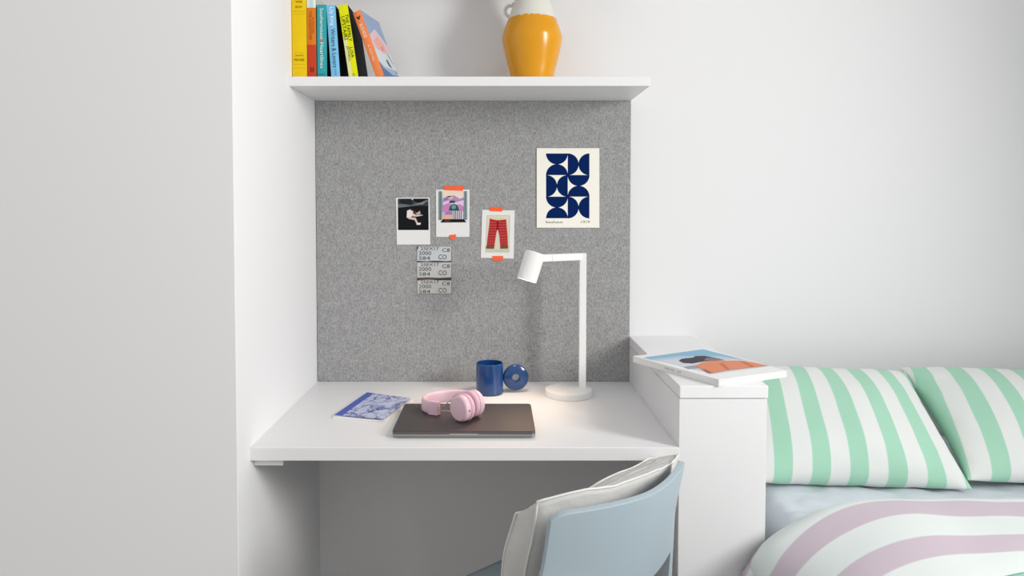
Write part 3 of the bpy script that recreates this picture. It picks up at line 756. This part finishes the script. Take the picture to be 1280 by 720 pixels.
# duvet: broad rounded left edge that hangs in front of the cabinet
ZD = .650
def duvet_pt(s, y):
    # s: distance across from the flat middle towards the left edge (negative = right part)
    xl = .505       # outer face of the hanging side
    x0 = .80; a = x0 - xl; bq = .125
    if s <= 0: x, z = x0 - s, ZD
    else:
        th = min(s / .30, 1.0) * PI / 2
        x = x0 - a * math.sin(th); z = ZD - bq * (1 - math.cos(th))
        if s > .30: z -= (s - .30)
    return x, z
b = bmesh.new(); NS, NY = 170, 150; g = []; lay = b.verts.layers.float.new('stripe_position')
Y0, Y1 = .15, 1.470
for i in range(NS + 1):
    s = -1.19 + (1.19 + .62) * i / NS; row = []
    for j in range(NY + 12 + 1):
        if j <= NY:
            y = Y0 + (Y1 - Y0) * (j / NY); dz = 0; rr = 0
            e = (Y1 - y); dz = -.022 * max(0, 1 - e / .05) ** 2
        else:
            a = (j - NY) / 12 * PI; y = Y1 + .014 * math.sin(a); dz = -.022 - .016 * (1 - math.cos(a)); 
            y -= .012 * max(0, (a - 1.6))
        x, z = duvet_pt(s, min(y, 1.55))
        h = .013 * noise.noise(Vector((s * 3.2, y * 5.5, 4))) + .006 * noise.noise(Vector((s * 9, y * 7, 8)))
        tq = min(1, max(0, (.82 - x) / .30)) ** 2 * (1 if y > 1.3 else max(0, (y - .6) / .7))
        yy = y - .060 * tq + .012 * noise.noise(Vector((s * 3, 0, 2)))
        row.append(b.verts.new((x, yy, z + h + dz) if s < .3 else (x + h * .5, yy, z + dz)))
        row[-1][lay] = yy + .10 * tq
    g.append(row)
for i in range(NS):
    for j in range(NY + 12): b.faces.new((g[i][j], g[i + 1][j], g[i + 1][j + 1], g[i][j + 1]))
bmesh.ops.recalc_face_normals(b, faces=b.faces[:])
M_duv = stripe_mat('lavender_stripe', 1, .155, .532, '#c6b7c2', '#dce3e1', .44, .03, bs=7, attr='stripe_position')
o = link('duvet', b, M_duv, None, True)
sm = o.modifiers.new('thickness', 'SOLIDIFY'); sm.thickness = .012; sm.offset = -1
tag(o, 'lavender and white striped duvet spread over the lower bed', 'duvet')

# mint throw at the very corner of the frame
b = bmesh.new(); g = []
P = [onZ(1222, 719.5, .665), onZ(1300, 708, .665)]
dx = (P[1] - P[0]).normalized(); dn = Vector((dx.y, -dx.x, 0))
for i in range(41):
    row = []
    for j in range(31):
        p = P[0] + dx * (i / 40 * .6 ) + dn * (j / 30 * .35)
        row.append(b.verts.new((p.x, p.y, .662 + .010 * noise.noise(Vector((i * .15, j * .2, 1))) - .014 * max(0, 1 - j / 4) ** 2)))
    g.append(row)
for i in range(40):
    for j in range(30): b.faces.new((g[i][j], g[i + 1][j], g[i + 1][j + 1], g[i][j + 1]))
o = link('throw', b, mat('#9bd6c3', .9, bump=.3, bscale=300), None, True)
sm = o.modifiers.new('thickness', 'SOLIDIFY'); sm.thickness = .010; sm.offset = -1
tag(o, 'mint green throw on the duvet in the bottom right corner', 'throw')

# ------------------------------------------------------------------ chair and cushion
ZT = .765
cr = onZ(853, 574, ZT); cl = onZ(688, 642, ZT)
av = (cr - cl); WB = av.length; av.normalize(); nv = Vector((-av.y, av.x, 0))      # nv points to the seat side
P0 = (cr + cl) / 2
t = thing('chair', 'light blue moulded plastic chair at the desk, back towards the camera', 'chair', (P0.x, P0.y, 0))
def cpt(s, z, off=0.0):
    """s -1..1 across the back, z height, off distance towards the seat"""
    d = ZT - z
    half = WB / 2 * (1 + 3.2 * d * d) - .006 * math.exp(-((d - .10) / .05) ** 2)
    bulge = -.054 * (1 - (s * s) ** .85)
    lean = .20 * d + .02 * d * d
    return P0 + av * (s * half) + nv * (bulge + lean + off) + Vector((0, 0, z - P0.z))
b = bmesh.new(); NSx = 28; zs = [ZT - .0112 * k for k in range(0, 17)] + [.575, .555, .535, .515, .495, .475, .458]
zs[0] = ZT
g = []
for z in zs:
    row = []
    for i in range(NSx + 1):
        s = -1 + 2 * i / NSx
        row.append(b.verts.new(cpt(s, z - (.010 * max(0, (-s - .88) / .12) ** 2 + .004 * max(0, (s - .9) / .1) ** 2) * (1 if z > ZT - .002 else 0))))
    g.append(row)
for r in range(len(zs) - 1):
    for i in range(NSx):
        if r >= 16 and 2 <= i < NSx - 2: continue
        b.faces.new((g[r][i], g[r][i + 1], g[r + 1][i + 1], g[r + 1][i]))
for v in [v for v in b.verts if not v.link_faces]: b.verts.remove(v)
o = link('backrest', b, M_plastic, t, True)
sm = o.modifiers.new('thickness', 'SOLIDIFY'); sm.thickness = .012; sm.offset = 0
bv = o.modifiers.new('round', 'BEVEL'); bv.width = .003; bv.segments = 2; bv.limit_method = 'ANGLE'
ss = o.modifiers.new('soft', 'SUBSURF'); ss.levels = 1; ss.render_levels = 2
# seat
b = bmesh.new(); g = []
cback = cpt(0, .455) + nv * .052
for i in range(25):
    row = []
    for j in range(25):
        u = -1 + i / 12; v = j / 24
        w_ = .205 + .012 * v - .03 * max(0, v - .85) * 6 * abs(u) ** 3
        z = .462 - .012 * (1 - u * u) * math.sin(PI * min(1, v * 1.1)) - .012 * max(0, v - .85) * 6 + .012 * (1 - v) ** 4
        p = Vector((cback.x, cback.y, 0)) + av * (u * w_) + nv * (v * .375 - .03)
        row.append(b.verts.new((p.x, p.y, z)))
    g.append(row)
for i in range(24):
    for j in range(24): b.faces.new((g[i][j], g[i + 1][j], g[i + 1][j + 1], g[i][j + 1]))
o = link('seat', b, M_plastic, t, True)
sm = o.modifiers.new('thickness', 'SOLIDIFY'); sm.thickness = .016; sm.offset = -1
for sx in (-1, 1):
    for fr in (0, 1):
        b = bmesh.new()
        base = Vector((cback.x, cback.y, 0)) + av * (sx * .185) + nv * (.33 if fr else 0.0)
        foot = base + nv * (.05 if fr else -.06) + av * sx * .015
        tube(b, [base + Vector((0, 0, .455)), base.lerp(foot, .4) + Vector((0, 0, .27)), foot + Vector((0, 0, .002))], [.019, .017, .015], 16)
        link('leg', b, M_plastic, t, True)

def linen():
    k = NT('grey_linen', .95)
    a = k.noise(350, 2, k.mapv((1, 6, 1))); c = k.noise(350, 2, k.mapv((6, 1, 1)))
    s = k.math('ADD', k.math('MULTIPLY', a, .5), k.math('MULTIPLY', c, .5))
    k.l(k.mix(s, '#b9b8b5', '#dcdbd8'), k.b.inputs['Base Color'])
    k.bump(k.math('ADD', k.math('MULTIPLY', s, .12), k.noise(16, 3)), .5, .012)
    return k.m
M_linen = linen()
CW, CH, CT = WB * 1.03, .40, .066
def cush_pt(u, v, wd):
    """u across, v up (0..1), wd depth 0 (backrest side) .. 1 (seat side)"""
    z = .472 + (ZT + .004 - .030 * max(0, (.2 - u) / 1.2) * wd - .018 * wd - .034 * max(0, u) ** 2 + .010 * max(0, u) ** 8 - .472) * v
    base = cpt(0, min(z, ZT)) 
    bend = -.040 * (1 - u * u)
    p = P0 + av * (u * CW / 2 + .026 + .034 * max(0, u)) + nv * (.25 * (ZT - z) + .010 + bend + .022 + wd * CT)
    return Vector((p.x, p.y, z))
t = thing('cushion', 'crumpled grey linen box cushion propped against the back of the blue chair', 'cushion', tuple(cush_pt(0, 0, .5)))
b = bmesh.new(); bmesh.ops.create_cube(b, size=2); bmesh.ops.subdivide_edges(b, edges=b.edges[:], cuts=26, use_grid_fill=True)
for vtx in b.verts:
    c = vtx.co.copy()
    u, v, wd = c.x, c.z, c.y
    ru = 1 - .05 * (v * v) * 0
    # bulging faces, pinched seams
    eu, ev = 1 - u * u, 1 - v * v
    uu = u * (1 + .0) + (.035 * (1 - wd * wd) * ev if abs(u) > .99 else 0) * (1 if u > 0 else -1)
    vv = v + (.03 * (1 - wd * wd) * eu if abs(v) > .99 else 0) * (1 if v > 0 else -1)
    ww = wd * (1 - .18 * (abs(u) ** 6)) * (1 - .12 * abs(v) ** 6) + (.5 * eu * ev * (1 if wd > 0 else 0.0) if abs(wd) > .99 else 0)
    p = cush_pt(uu, (vv + 1) / 2, (ww + 1) / 2)
    p += Vector((noise.noise(p * 10), noise.noise(p * 10 + Vector((5, 0, 0))), noise.noise(p * 11 + Vector((0, 7, 0))))) * .008
    p += Vector((0, 0, noise.noise(Vector((u * 3, wd * 2, v)) * 2))) * .002
    vtx.co = p
link('cover', b, M_linen, t, True)
for wd in (-.97, .97):
    b = bmesh.new(); P = []
    per = []
    n = 40
    for k_ in range(n): per.append((-1 + 2 * k_ / n, 1))
    for k_ in range(n): per.append((1, 1 - 2 * k_ / n))
    for k_ in range(n): per.append((1 - 2 * k_ / n, -1))
    for k_ in range(n): per.append((-1, -1 + 2 * k_ / n))
    for u, v in per:
        ww = wd * (1 - .18 * (abs(u) ** 6)) * (1 - .12 * abs(v) ** 6)
        p = cush_pt(u * 1.005, (v * 1.005 + 1) / 2, (ww + 1) / 2)
        p += Vector((noise.noise(p * 10), noise.noise(p * 10 + Vector((5, 0, 0))), noise.noise(p * 11 + Vector((0, 7, 0))))) * .008
        p += Vector((0, 0, noise.noise(Vector((u * 3, wd * 2, v)) * 2))) * .002
        P.append(p)
    tube(b, P, .0022, 8, closed=True)
    tag(link('piping', b, mat('#dad9d5', .9, bump=.2, bscale=500), t, True), 'paler piped seam')
